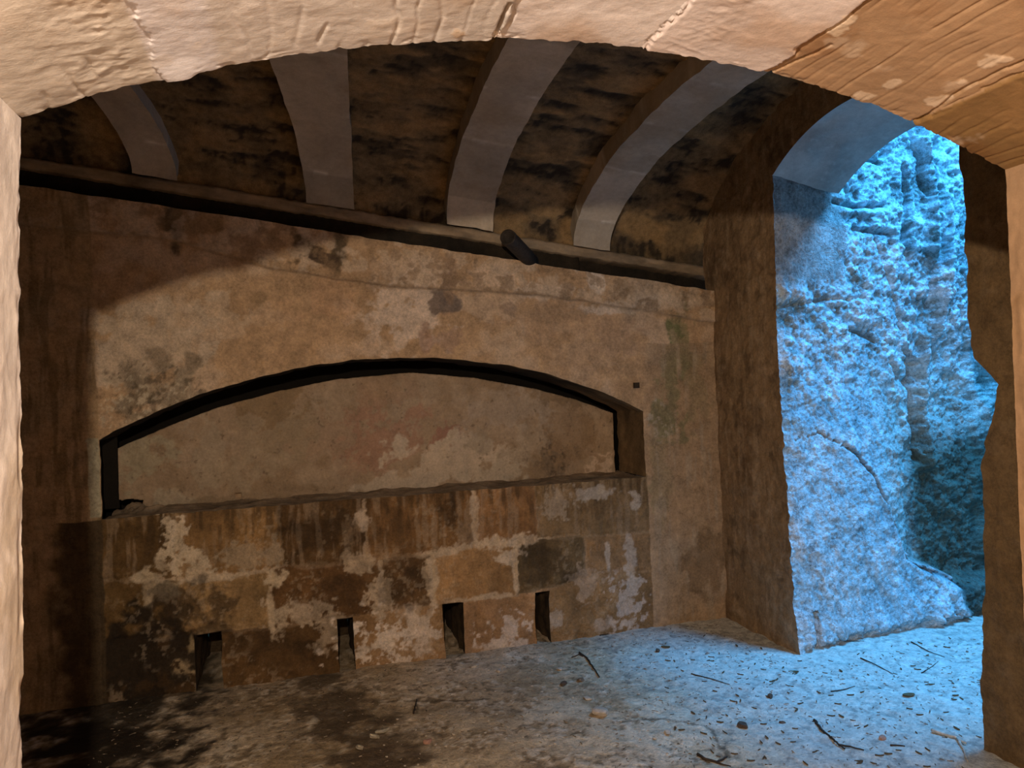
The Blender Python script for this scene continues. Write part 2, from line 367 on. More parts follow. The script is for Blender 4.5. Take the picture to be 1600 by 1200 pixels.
# niche panel
def pp(px, py): q = ony(px, py, D+ND); return q[0], q[2]
pm = MB()
xs = axis(NL+.0, NR-.0, ST*.8); zs = axis(LEDGE-.03, CROWN+.02, ST*.8); X, Z = np.meshgrid(xs, zs, indexing='ij')
n1 = fbm(X, Z, 4, 5, 111); n2 = fbm(X, Z, 13, 5, 123); n3 = fbm(X, Z, 42, 4, 137); dg = fbm(X+Z*.7, Z-X*.4, 5, 4, 140)
c = np.broadcast_to(np.array([.40, .285, .185]), X.shape+(3,)).copy()
c = mixc(c, (.30, .205, .12), sstep(-.1, .7, n1)*.6); c = mixc(c, (.47, .35, .24), sstep(.1, .7, dg)*.6)
h = .010*n1+.005*n2+.002*n3
S_ = S
def pblob(px, py, rx, ry, k=.7, soft=.3):
    k = k*min(1.0, .25+min(rx, ry)/40)
    cx, cz = pp(px, py); d = np.sqrt(((X-cx)/(rx*S_*1.06))**2+((Z-cz)/(ry*S_*1.06))**2)+(n2+.3*n3)*k
    return 1-sstep(1-soft, 1+soft*.3, d)
for (px, py, rx, ry, col, st) in [
    (600, 690, 110, 50, (.40,.235,.155), .75), (690, 690, 30, 34, (.36,.185,.13), .7), (720, 720, 110, 40, (.58,.46,.34), .85), (840, 690, 60, 50, (.42,.32,.22), .6),
    (640, 755, 80, 14, (.54,.43,.32), .7), (800, 640, 90, 30, (.44,.34,.25), .6), (930, 728, 26, 26, (.66,.50,.37), .95), (860, 725, 34, 36, (.24,.17,.11), .75), (900, 690, 40, 60, (.34,.225,.13), .6),
    (880, 620, 40, 20, (.24,.16,.09), .6), (770, 740, 60, 18, (.52,.42,.31), .7), (755, 690, 20, 24, (.34,.27,.19), .5), (440, 690, 90, 60, (.37,.28,.18), .5), (330, 700, 30, 60, (.43,.34,.24), .5), (220, 720, 40, 30, (.40,.33,.22), .7),
    (420, 620, 50, 30, (.27,.175,.09), .6), (360, 740, 50, 30, (.44,.34,.23), .5), (500, 740, 60, 20, (.42,.31,.21), .5), (600, 610, 60, 20, (.41,.27,.17), .5), (270, 785, 30, 18, (.46,.37,.26), .6), (330, 785, 30, 10, (.24,.17,.10), .5)]:
    m = pblob(px, py, rx, ry); c = mixc(c, col, m*min(1, st*1.2)); h = h + .003*m
pitm = sstep(.25, .55, n3+.3*n2)*pblob(865, 725, 44, 36); h = h-.008*pitm; c = mixc(c, (.14,.095,.06), pitm*.7)
c = mixc(c, (.16, .11, .07), sstep(.85, 1.1, n3)*.6)
# broken hollow low at the left end, two small sockets
hx, hz = pp(196, 790); hol = 1-sstep(.8, 1.0, np.maximum(np.abs(X-hx)/(.125), np.abs(Z-hz)/.032)+.25*n2); h = h-.30*hol; c = mixc(c, (.05, .035, .02), hol*.8)
for (px, py, r) in ((372, 775, .017), (617, 770, .014)):
    sx_, sz_ = pp(px, py); k = (np.maximum(np.abs(X-sx_), np.abs(Z-sz_)) < r); h = np.where(k, h-.06, h)
pin = np.array([pp(*p) for p in [(172, 830), (172, 705), (260, 667), (340, 637), (430, 612), (530, 592), (640, 582), (740, 590), (830, 606), (900, 624), (958, 645), (962, 760)]])
gx = .006*fbm(X, Z, 20, 3, 150)
xw_, tw_ = X+gx, np.interp(X+gx, pin[1:-1, 0], pin[1:-1, 1])
inside = (xw_ > pin[1, 0]) & (xw_ < pin[-2, 0]) & (Z+gx < tw_)
Xs = np.clip(X, pin[1, 0]+.3*gx, pin[-2, 0]+.3*gx); Zs = np.minimum(Z, np.interp(Xs, pin[1:-1, 0], pin[1:-1, 1])+.4*gx)
rim = (np.abs(Xs-X)+np.abs(Zs-Z)) > 1e-6
pm.grid(np.stack([Xs, D+ND-h*(~rim)+np.minimum(.3, 6*(np.abs(Xs-X)+np.abs(Zs-Z))), Zs], -1), c)
cv = (.012, .009, .006)  # near-black colour stands in for the shade inside the gap
cx0, cx1, cz0, cz1, cy0, cy1 = NL-.22, NR+.12, LEDGE-.05, CROWN+.12, D+ND, D+ND+.40
pm2 = MB(); pm2.quad([(cx0, cy1, cz0), (cx1, cy1, cz0), (cx1, cy1, cz1), (cx0, cy1, cz1)], cv)
for xx in (cx0, cx1): pm2.quad([(xx, cy0, cz0), (xx, cy1, cz0), (xx, cy1, cz1), (xx, cy0, cz1)], cv)
for zz_ in (cz0, cz1): pm2.quad([(cx0, cy0, zz_), (cx1, cy0, zz_), (cx1, cy1, zz_), (cx0, cy1, zz_)], cv)
for a_, b_ in zip(prof[:-1], prof[1:]):
    k_ = lambda p_: (cx0 if p_[0] <= NL+1e-6 else cx1 if p_[0] >= NR-1e-6 else p_[0], cy0, cz1 if NL+1e-6 < p_[0] < NR-1e-6 else p_[1])
    pm2.quad([(a_[0], cy0, a_[1]), (b_[0], cy0, b_[1]), k_(b_), k_(a_)], cv)
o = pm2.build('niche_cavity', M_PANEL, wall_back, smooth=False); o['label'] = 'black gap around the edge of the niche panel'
o = pm.build('niche_panel', M_PANEL, wall_back); o['label'] = 'patchy plastered panel closing the back of the niche'
# drain holes: linings with their floor running in
for a, b_, t in HOLES:
    hm = MB(); dep = .62; k = (.07, .045, .024)
    y = np.linspace(-.004, dep, 20); zz = np.linspace(-.05, t, 24)
    n = lambda A, B, s_: fbm(A, B, 14, 4, s_)*.010
    for xx, sg in ((a, 1), (b_, -1)):
        Yg, Zg = np.meshgrid(y, zz, indexing='ij'); dd = n(Yg, Zg, int(100*abs(xx)))*np.clip(Yg/.03, 0, 1)
        crack = -.018*np.exp(-((Yg-.10-.02*n(Zg, Zg, 4)/.01)/.012)**2)*(sg < 0)
        xw, zw = warp(np.full(Yg.shape, xx), Zg); hm.grid(np.stack([xw+sg*(dd+crack), D+Yg, zw], -1), np.array(k)*(1+.5*fbm(Yg, Zg, 20, 4, 6)[..., None]))
    xx = np.linspace(a, b_, 10); Xg, Yg = np.meshgrid(xx, y, indexing='ij')
    xw, zw = warp(Xg, np.full(Xg.shape, t)); hm.grid(np.stack([xw, D+Yg, zw+n(Xg, Yg, 8)*np.clip(Yg/.03, 0, 1)], -1), k)
    Xg, Zg = np.meshgrid(xx, zz, indexing='ij'); xw, zw = warp(Xg, Zg); hm.grid(np.stack([xw, D+dep+0*Xg, zw], -1), k)
    hm.build('drain_hole', M_WALL, wall_back)
# small square hole right of the arch, put in as a near-black box
sx_, sz_ = wp(993.5, 602)
nm = MB(); q = .017
nm.box((sx_-q, D-.018, sz_-q), (sx_+q, D+.01, sz_+q), (.045, .03, .018))
o = nm.build('dark_hole_box', M_WALL, wall_back, smooth=False); o['label'] = 'dark box standing for a small square hole by the right end of the arch'

# ------------------------------------------------------------------ vault
YC, AV, RISE = 2.75, 1.52, .44
def zspring(x): return ztop(x)+.13
mv = MB()
xs = axis(XL-.1, XR+.06, .012); th = np.linspace(-.25, math.pi+.3, 260)
X, T = np.meshgrid(xs, th, indexing='ij')
off = .12 + .30*sstep(1.72, 1.80, X)
zz = zspring(X) + np.where(np.sin(T) > 0, (RISE+off)*np.sin(T), np.sin(T)*1.0)
yy = YC + (AV+.10+.06*(X > 1.72))*np.cos(np.clip(T, 0, math.pi)) + .02
n1 = fbm(X, yy*1.2, 3, 5, 211); n2 = fbm(X*.6, yy*2, 9, 5, 223); n3 = fbm(X, yy, 30, 4, 229)
zz = zz + .012*n1 + .008*n2 + .003*n3
c = np.broadcast_to(np.array([.20, .135, .07]), X.shape+(3,)).copy()
c = mixc(c, (.07, .052, .034), sstep(.0, .6, n2+.4*n1)*.8)
c = mixc(c, (.32, .20, .09), sstep(.1, .7, -n2+.5*fbm(X, yy, 5, 4, 240))*.7)
c = mixc(c, (.025, .02, .016), sstep(.45, .75, n3*.6+n2)*.8)
c = mixc(c, (.018, .014, .010), sstep(.06, -.02, zz-zspring(X))*.95)  # vault foot blackened in colour for the shade inside the slot
mv.grid(np.stack([X, yy, zz], -1), c)
ceiling = setting(mv.build('ceiling', M_VAULT), 'low sooty brown stone barrel vault sloping down to the right')
# springer course under the rib feet
sm = MB()
xs = axis(XL-.1, XR+.06, .012)
sec = [(.40, .10), (.10, .105), (.085, .11), (.08, .125), (.08, .16), (.09, .17), (.40, .17)]
secs = []
for (a, b_), (a2, b2) in zip(sec[:-1], sec[1:]):
    for k in range(5): secs.append((a+(a2-a)*k/5, b_+(b2-b_)*k/5))
secs = np.array(secs+[sec[-1]])
X, Sg = np.meshgrid(xs, secs[:, 0], indexing='ij'); Zg = np.repeat(secs[None, :, 1], len(xs), 0)
n2 = fbm(X, Zg*3, 9, 5, 301); n3 = fbm(X, Zg*2, 30, 4, 305)
fl = sstep(.35, .65, n2)*.03
c = np.broadcast_to(np.array([.31, .235, .16]), X.shape+(3,))*(1+.35*n2[..., None])
sm.grid(np.stack([X, D+Sg+.006*n2+fl*(Sg < .05), ztop(X)+Zg+.004*n3], -1), c)
o = sm.build('springer_course', M_RIB, ceiling); o['label'] = 'pale stone course from which the ribs spring'
# ribs: (x at the foot, left/right), skew along the span
RIBS = [(-.775, -.56, -.62, .07), (.09, .345, -.30, -.14), (.865, 1.138, .0, -.01), (1.64, 1.875, .02, .03)]
RIBS = [(-1.75, -1.50, -.6, -.5)] + RIBS
def rib_point(t):  # y, dz on the intrados
    return YC+AV*np.cos(t), RISE*np.sin(t)
for (xl, xr, kl, kr) in RIBS:
    r = MB(); t = np.linspace(-.0, math.pi, 200)
    y, dz = rib_point(t); ys_ = (D-y)
    kk = np.clip(ys_, 0, 1.6)
    left = xl + kl*kk*.6; right = xr + kr*kk*.6
    if kl < -.3: right = xr + (kl+.1)*kk*.6
    loop = []
    nw = 26; nside = 14; up = .17
    for k in range(nside): loop.append(('L', 1-k/nside))
    for k in range(nw): loop.append(('B', k/(nw-1)))
    for k in range(1, nside+1): loop.append(('R', k/nside))
    P = np.zeros((len(loop), len(t), 3))
    for i, (s_, q) in enumerate(loop):
        xx = left if s_ == 'L' else right if s_ == 'R' else left*(1-q)+right*q
        hgt = 0 if s_ == 'B' else up*q
        bev = 0 if (s_ == 'B' and (q < .02 or q > .98)) else 0
        P[i, :, 0] = xx; P[i, :, 1] = y + hgt*.5*np.cos(t); P[i, :, 2] = zspring(xx) + .02 + dz + hgt + bev
    n1 = fbm(P[..., 0], P[..., 1], 4, 4, 401); n2 = fbm(P[..., 0], P[..., 1]*1.5, 12, 4, 411)
    P[..., 2] += .004*n1+.003*n2; P[..., 0] += .004*fbm(P[..., 1], P[..., 2], 8, 3, 17)
    c = np.broadcast_to(np.array([.44, .37, .29]), P.shape)*(1+.16*n1[..., None])
    c = mixc(c, (.34, .27, .19), sstep(.1, .7, n2+.4*n1)*.35)
    arc = np.concatenate([[0], np.cumsum(np.hypot(np.diff(y), np.diff(dz)))])
    a2 = np.repeat(arc[None, :], len(loop), 0)
    c = mixc(c, (.74, .69, .62), np.exp(-((np.mod(a2+.05, .46)-.23)/.011)**2)*sstep(-.2, .4, n2)*.7)
    tone = np.floor((a2+.05)/.46-.5); c = c*(1+.14*np.sin(tone*2.3+xl*5))[..., None]
    c = mixc(c, (.32, .23, .14), sstep(.0, .9, fbm(P[..., 0]+40, P[..., 1], 2.5, 3, 433))*.45)
    r.grid(P, c); crisp(r.build('rib', M_RIB, ceiling))

# ------------------------------------------------------------------ right wall with doorway
TH = .43
far_pts = [(1208, 270), (1212, 420), (1213, 500), (1218, 600), (1225, 700), (1232, 800), (1236, 870), (1240, 950), (1252, 1025)]
near_pts = [(1497, 230), (1508, 330), (1511, 450), (1513, 510), (1524, 560), (1561, 600), (1556, 640), (1540, 690), (1529, 730), (1536, 760), (1534, 850), (1538, 900), (1537, 960), (1532, 1040), (1536, 1100), (1535, 1195)]
fa = np.array([onx(*p, XR)[1:] for p in far_pts]); na_ = np.array([onx(*p, XR)[1:] for p in near_pts])
fa = fa[np.argsort(fa[:, 1])]; na_ = na_[np.argsort(na_[:, 1])]
SPZ = 2.62
def yfar(z): return np.interp(z, fa[:, 1], fa[:, 0]) + .010*fbm(z*0+3, z, 22, 4, 7)*sstep(1.7, 1.3, z) + .004*fbm(z*0+1, z, 70, 2, 8)
def ynear(z): return np.interp(z, na_[:, 1], na_[:, 0]) + .010*fbm(z*0+9, z, 12, 4, 3)
YA, YB = float(yfar(np.array([SPZ]))[0]), float(ynear(np.array([2.39]))[0])
AC = (YA+YB)/2; AH = (YA-YB)/2; AR = .185; ARAD = (AH**2+AR**2)/(2*AR)
def darch(y): return SPZ + np.sqrt(np.maximum(ARAD**2-(y-AC)**2, 0)) - (ARAD-AR)
def right_paint(y, z):
    n1 = fbm(y, z, 4, 5, 511); n2 = fbm(y, z, 14, 5, 523); vs = fbm(y*5, z*.6, 6, 4, 531)
    c = np.broadcast_to(np.array([.27, .175, .095]), y.shape+(3,)).copy()
    c = mixc(c, (.17, .105, .055), sstep(.0, .7, n1+.3*n2)*.7); c = mixc(c, (.36, .25, .155), sstep(.1, .7, vs)*.5)
    c = mixc(c, (.40, .29, .19), sstep(.4, .8, n2)*.4); c = mixc(c, (.09, .055, .03), sstep(.5, .9, -n2+.2*n1)*.5)
    return c, .009*n1+.004*n2+.002*fbm(y, z, 40, 4, 541)
def edge_damp(y, z):
    e = np.where(z < SPZ, np.maximum(y-yfar(z), ynear(z)-y), np.where((y > YB) & (y < YA), z-darch(np.clip(y, YB, YA)), np.hypot(np.maximum(np.maximum(y-YA, YB-y), 0), z-SPZ)))
    return np.clip(e/.04, .25, 1)
wm = MB()
ZT = 3.5
zz = np.concatenate([axis(-.06, SPZ, .008), axis(SPZ, ZT, .02)[1:]])
q = np.linspace(0, 1, 110)
# far pier
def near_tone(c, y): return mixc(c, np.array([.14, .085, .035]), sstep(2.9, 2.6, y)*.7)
def pier(y_edge, y_out, zz, name_flip=False):
    Zg = np.repeat(zz[None, :], len(q), 0)
    Yg = y_out*(1-q[:, None]) + y_edge(zz)[None, :]*q[:, None]
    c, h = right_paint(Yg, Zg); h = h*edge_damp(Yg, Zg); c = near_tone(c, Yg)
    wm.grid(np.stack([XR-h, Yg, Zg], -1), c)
zlow = axis(-.06, SPZ+.001, .008)
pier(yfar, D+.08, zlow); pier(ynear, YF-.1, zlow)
# wall over the door
yy = np.linspace(YF-.1, D+.08, 380)
base = np.where((yy > YB) & (yy < YA), darch(yy), SPZ)
t = np.linspace(0, 1, 60)
Yg = np.repeat(yy[:, None], 60, 1); Zg = base[:, None]*(1-t)+ZT*t
c, h = right_paint(Yg, Zg); h = h*edge_damp(Yg, Zg)
wm.grid(np.stack([XR-h, Yg, Zg], -1), c)
# outer face, top and the near jamb's reveal (thickness of the wall)
Zg = np.repeat(zlow[None, :], 24, 0); tt = np.linspace(0, 1, 24)[:, None]
n = fbm(tt*2+0*Zg, Zg, 7, 5, 77)
Xg = XR + tt*TH + .002 + 0*Zg; Yn = ynear(zlow)[None, :] + tt*.0 + n*.03*np.clip(tt*6, 0, 1)
wm.grid(np.stack([Xg, Yn, Zg], -1), (.34, .29, .23))
wm.quad([(XR+TH, YF-.1, -.06), (XR+TH, YB, -.06), (XR+TH, YB, ZT), (XR+TH, YF-.1, ZT)], (.3, .27, .23))
wm.quad([(XR+TH, YF-.1, ZT), (XR+TH, D+.08, ZT), (XR, D+.08, ZT), (XR, YF-.1, ZT)], (.3, .27, .23))
ys2 = np.linspace(YB, YA, 60); zb = darch(ys2)-.07
Yg = np.repeat(ys2[:, None], 8, 1); Zg = zb[:, None]*(1-np.linspace(0, 1, 8)) + ZT*np.linspace(0, 1, 8)
wm.grid(np.stack([XR+TH+0*Yg, Yg, Zg], -1), (.3, .27, .23))
wall_right = setting(wm.build('wall_right', M_WALL), 'dark brown side wall broken by a tall arched doorway')
# doorway arch soffit
am = MB()
tt = np.linspace(0, 1, 40); ys2 = np.linspace(YB-.02, YA+.004, 130)
Yg, Tg = np.meshgrid(ys2, tt, indexing='ij'); n = fbm(Yg, Tg*.43, 6, 5, 601); n2 = fbm(Yg*2, Tg, 14, 4, 607)
Zg = darch(np.clip(Yg, YB, YA)) - .085*Tg + .007*n*np.clip(Tg*8, 0, 1)*np.clip((1-Tg)*8, 0, 1)
c = np.broadcast_to(np.array([.46, .44, .41]), Yg.shape+(3,))*(1+.2*n[..., None]); c = mixc(c, (.52, .51, .48), sstep(.4, .7, n2)*.6)
am.grid(np.stack([XR+Tg*TH-.004, Yg, Zg], -1), c)
o = am.build('door_arch', M_RIB, wall_right); o['label'] = 'grey stone soffit of the doorway arch'

# ------------------------------------------------------------------ rock passage beyond the doorway
def rp(px, py): q = ony(px, py, 3.60); return q[0], q[2]
rk = MB()
xs = np.concatenate([axis(XR-.0, 4.1, .0065), axis(4.1, 5.2, .03)[1:]]); zs = np.concatenate([axis(-.06, 3.2, .0065), axis(3.2, 4.6, .03)[1:]])
X, Z = np.meshgrid(xs, zs, indexing='ij')
Yb = np.interp(np.minimum(Z, SPZ), fa[:, 1], fa[:, 0]) + (yfar(np.minimum(Z, SPZ))-np.interp(np.minimum(Z, SPZ), fa[:, 1], fa[:, 0]))*np.exp(-(X-XR)/.03) + (X-XR)*.09
n1 = fbm(X, Z, 2.2, 5, 701); n2 = fbm(X, Z, 7, 6, 711, .55); n3 = fbm(X, Z, 28, 5, 721, .6); n4 = fbm(X, Z, 80, 3, 731); rg = ridge(X+.15*n2, Z+.15*n1, 3.0, 4, 741)
e = sstep(0, .06, X-XR)            # keep the jamb's arris where it is
far = sstep(3.25, 3.7, X+.1*n2)
hgh = sstep(1.15, 1.9, Z+.1*n1)
jam = 1-sstep(.0, .1, X-(XR+TH+.0*Z)-.06*n2)   # dressed jamb within the wall's thickness
upj = jam*sstep(1.95, 2.1, Z+.02*n2)
rou = (.35+.65*np.maximum(far, hgh))*(1-.85*upj)
h = rou*(.030*n1+.026*n2+.010*n3) + .0035*n3*(1-upj) + .0022*n4*(1-.7*upj)
h = h*e + (1-e)*(.0025*n4+.003*n3)*(1-upj)
# slab edge: diagonal break, the rock beyond lies deeper
ck = np.array([rp(*p) for p in [(1240, 690), (1285, 677), (1345, 705), (1378, 745), (1400, 790), (1420, 835), (1435, 875), (1462, 893), (1505, 908), (1530, 925)]])
zc = np.interp(X, ck[:, 0], ck[:, 1]) + .014*n2 + .006*n3
above = sstep(-.01, .05, Z-zc)*sstep(rp(1300, 680)[0], rp(1400, 800)[0], X)
h = h - above*(.03+.11*sstep(rp(1380, 700)[0], rp(1500, 850)[0], X+.25*(1.3-Z)*0))*sstep(2.3, 1.2, Z)
dck = seg_dist(X+.012*n2, Z+.012*n3, [tuple(p) for p in ck])
crk = (1-sstep(.002, .024+.012*n2, dck))*sstep(rp(1310, 690)[0], rp(1360, 720)[0], X); h = h-.05*crk
thin = (1-sstep(.001, .008, dck+.006*n4)); h = h - .012*thin
# stacked stones high up and hanging root-like ridges
for (pts, w, amp) in [([(1392, 195), (1398, 235)], .03, -.05), ([(1315, 240), (1360, 243), (1392, 250)], .014, -.07), ([(1340, 205), (1390, 200)], .02, -.03),
                      ([(1310, 312), (1345, 322), (1395, 318)], .012, -.04), ([(1330, 330), (1400, 330)], .02, .02), ([(1345, 355), (1400, 360)], .012, -.03), ([(1435, 185), (1452, 235), (1455, 270), (1466, 300)], .012, -.06),
                      ([(1455, 185), (1463, 240), (1472, 310), (1478, 400)], .035, .07), ([(1480, 220), (1483, 330), (1484, 470)], .022, -.10), ([(1432, 260), (1434, 330), (1428, 370)], .02, -.06), ([(1432, 350), (1440, 400)], .02, -.05),
                      ([(1380, 370), (1410, 440), (1440, 520)], .012, -.02), ([(1340, 510), (1385, 530)], .010, -.03), ([(1210, 478), (1290, 468), (1360, 460)], .010, -.02), ([(1445, 540), (1470, 565)], .016, -.05),
                      ([(1478, 520), (1488, 620), (1495, 730)], .035, .08), ([(1460, 560), (1470, 640), (1478, 720)], .02, -.08), ([(1500, 300), (1505, 420), (1503, 520)], .03, .05), ([(1420, 560), (1440, 590), (1470, 600)], .02, -.03)]:
    d_ = seg_dist(X+.02*n2, Z+.02*n1, [rp(*p) for p in pts]); h = h + amp*np.exp(-(d_/w)**2)
    
base_ix, _ = rp(1240, 1015)
bot = sstep(.055, .0, Z+.02*n3-.01*(X-XR)); h = h - .05*bot*sstep(base_ix, base_ix+.1, X)
sl0 = rp(1265, 955); sl1 = rp(1275, 1022)
slot = (X > sl0[0]-.004+.002*n2) & (X < sl1[0]+.004+.003*n3) & (Z < sl0[1]); h = np.where(slot, h-.30, h)
c = np.broadcast_to(np.array([.42, .53, .58]), X.shape+(3,)).copy()
c = mixc(c, (.66, .68, .70), sstep(.0, .5, n2+.3*n3)*.65)
c = mixc(c, (.20, .27, .29), sstep(.1, .55, -n2*.8-n3*.5+.2*n1)*(.25+.75*hgh)*.8)
c = mixc(c, (.25, .29, .28), sstep(.15, .6, -n3*.7-n2*.5)*hgh*.75)
c = mixc(c, (.16, .19, .17), sstep(.35, .7, fbm(X, Z, 20, 5, 761, .7))*(.25+.75*hgh)*sstep(-.4, .4, n1+.3)*.85)
c = mixc(c, (.36, .41, .37), above*sstep(rp(1360, 700)[0], rp(1440, 780)[0], X)*.6*sstep(1.9, 1.2, Z))
c = mixc(c, (.05, .07, .05), sstep(rp(1425, 800)[0], rp(1490, 800)[0], X+.06*n2)*sstep(1.35, .95, Z+.05*n2)*np.maximum(above, sstep(rp(1500, 800)[0], rp(1525, 800)[0], X))*.92)
c = mixc(c, (.56, .52, .5), jam*(Z < 1.2)*.3)
c = mixc(c, (.27, .245, .23), upj*.85)  # upper jamb darkened in colour, partly for the arch's shadow across it
c = mixc(c, (.04, .045, .045), np.maximum(crk, thin*.7)*.7)
c = mixc(c, (.05, .055, .055), slot*.9)  # near-black inside the slot, its shade put into the colour
rk.grid(np.stack([X, Yb-h, Z], -1), c)
# unseen other sides of the open-topped passage, added to cut the sky light
yy = axis(.4, 4.2, .04); zz = axis(-.06, 3.3, .04); Yg, Zg = np.meshgrid(yy, zz, indexing='ij')
n1 = fbm(Yg, Zg, 2, 6, 801); n2 = fbm(Yg, Zg, 9, 5, 811)
rk.grid(np.stack([5.15-.10*n1-.04*n2, Yg, Zg], -1), np.array([.36, .42, .42])*(1+.5*n2[..., None]))
xx = axis(XR+TH-.05, 5.3, .04); zz = axis(-.06, 3.0, .04); Xg, Zg = np.meshgrid(xx, zz, indexing='ij')
n1 = fbm(Xg, Zg, 2, 6, 821); n2 = fbm(Xg, Zg, 9, 5, 831)
rk.grid(np.stack([Xg, .55+.08*n1+.03*n2, Zg], -1), np.array([.36, .42, .42])*(1+.5*n2[..., None]))
wall_passage = setting(rk.build('wall_passage', M_ROCK), 'rough blue-lit rock face filling the doorway')

# ------------------------------------------------------------------ front wall (opening the view looks through)
JL, JR, FSP, FCR = -0.357, 1.405, 1.908, 2.088
FXC, FH, FR = (JL+JR)/2, (JR-JL)/2, FCR-FSP
FRAD = (FH**2+FR**2)/(2*FR)
def farch(x): return FSP + np.sqrt(np.maximum(FRAD**2-(x-FXC)**2, 0)) - (FRAD-FR)
YN = .40           # near face
fm = MB()
xs = np.linspace(JL, JR, 640); ys = np.concatenate([np.linspace(YN, .9, 40, endpoint=False), np.linspace(.9, YF, 110)])
X, Y = np.meshgrid(xs, ys, indexing='ij')
def fx(px, py): return ony(px, py, YF)[0]
def arch_x(px, py):  # x of a mark on the soffit
    d = ray(px, py); 
    for y in np.linspace(.4, 1.25, 200):
        P_ = EYE + d*y/d[1]
        if P_[2] > FCR-.3 and P_[2] >= farch(np.array(np.clip(P_[0], JL, JR))): return P_[0], P_[1]
    return P_[0], P_[1]
joints = [fx(255, 128), fx(475, 80), fx(592, 72), fx(778, 58), fx(1000, 66), fx(1195, 120), fx(1428, 192)]
jn = [fx(255, 128)] + [fx(778, 58), fx(1000, 66), fx(1195, 120), fx(1428, 192)]
n1 = fbm(X, Y, 4, 5, 901); n2 = fbm(X, Y, 14, 5, 911); n3 = fbm(X, Y, 50, 4, 921)
hs = .002*n1 + .0007*n2 + .0003*n3
seg = np.searchsorted(jn, X+.006*n2)
sk = X + .06*(Y-YF)*np.array([.9, .35, .0, .0, -1.2, -1.6])[np.clip(seg, 0, 5)]
def grooves(f, amp, sharp=2.0, sd=1):
    w = sk*f + .35*fbm(X, Y*.35, 14, 3, sd); fr = w-np.floor(w); r = _hash(np.floor(w).astype(np.int64), np.full(w.shape, 3).astype(np.int64), sd)
    return -amp*(.3+.9*r)*np.exp(-((fr-.5)/.085)**2)*sstep(-.5, .1, fbm(X*3, Y, 8, 3, sd+5))
g = np.zeros(X.shape)
g = np.where(seg == 0, grooves(26, .0022, sd=3), g)
mid = (seg == 1)
g = np.where(mid & (X > fx(360, 100)), grooves(28, .0026, sd=9), g)
g = np.where(seg == 4, grooves(40, .0019, sd=15), g); g = np.where(seg == 5, grooves(32, .0021, sd=19), g)
# chiselled, flaking patches
chis = np.exp(-((X-fx(195, 110))/.05)**2) + np.exp(-((X-fx(1060, 80))/.045)**2)*.8
dimple = ridge(X*1.0+Y*.6, Y*1.3-X*.4, 26, 3, 955)
hs = hs + g + chis*.0016*(dimple-.3)
dj = np.min([np.abs(X+.010*n2*1.2-j) for j in jn], 0)
jt = (1-sstep(.0, .006, dj))*sstep(-.5, .1, n1+.5*n2+.3); jt = jt*(X > fx(500, 80)); hs = hs - .006*jt
step = np.array([0, .004, -.004, .003, -.003, .002])[np.clip(seg, 0, 5)]; hs = hs + step*.6
crkx = seg_dist(X+.004*n2, Y+.004*n3, [arch_x(775, 52), arch_x(785, 25), arch_x(797, 2)]); hs = hs-.014*(1-sstep(0, .005, crkx))
for pts in ([(1435, 190), (1490, 150), (1550, 118), (1600, 95)], [(1300, 70), (1240, 95), (1192, 122)]):
    d_ = seg_dist(X+.005*n2, Y+.005*n3, [arch_x(*p) for p in pts]); hs = hs-.007*(1-sstep(0, .005, d_))
c = np.broadcast_to(np.array([.70, .55, .43]), X.shape+(3,)).copy()
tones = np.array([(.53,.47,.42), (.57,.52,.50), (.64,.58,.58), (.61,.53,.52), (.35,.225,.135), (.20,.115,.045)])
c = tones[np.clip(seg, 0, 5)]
pal = sstep(fx(240, 100), fx(255, 100), X)*sstep(fx(355, 100), fx(335, 100), X)
c = mixc(c, (.63, .60, .64), pal*.9)
c = c*(1-.25*sstep(.1, .8, n1)[..., None]*np.array([.6, 1, 1.4]))
c = mixc(c, (.70, .60, .51), sstep(.5, .85, n2)*.25)
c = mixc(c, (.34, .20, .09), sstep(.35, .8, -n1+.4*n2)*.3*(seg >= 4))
for (px, py, r) in ((1345, 152, .016), (1395, 130, .012), (1470, 155, .020), (1545, 100, .016), (1570, 95, .010), (1310, 45, .018), (1325, 30, .016), (720, 50, .014), (1500, 130, .010)):
    ax_, ay_ = arch_x(px, py); d_ = np.hypot(X-ax_, (Y-ay_)*.8)/r + .5*n2; d_ = d_ + .5*n3; m = 1-sstep(.6, 1.0, d_); c = mixc(c, (.60, .47, .36), m*.85); hs = hs+.0008*m
c = mixc(c, (.20, .12, .06), (1-sstep(0, .0035, crkx))*.8)
# broken arris along the far edge
ed = sstep(.035, 0, YF-Y); hs = hs - ed*.004*np.clip(n2+.8*n3-.4, 0, 2)
hs = hs + sstep(.06, 0, YF-Y)*.007*np.exp(-((X-fx(285, 120))/.035)**2)
NXn = (X-FXC)/FRAD
Zs = farch(X)
fm.grid(np.stack([X - NXn*(-hs)*0, Y + ed*.004*n3, Zs - hs], -1), c)
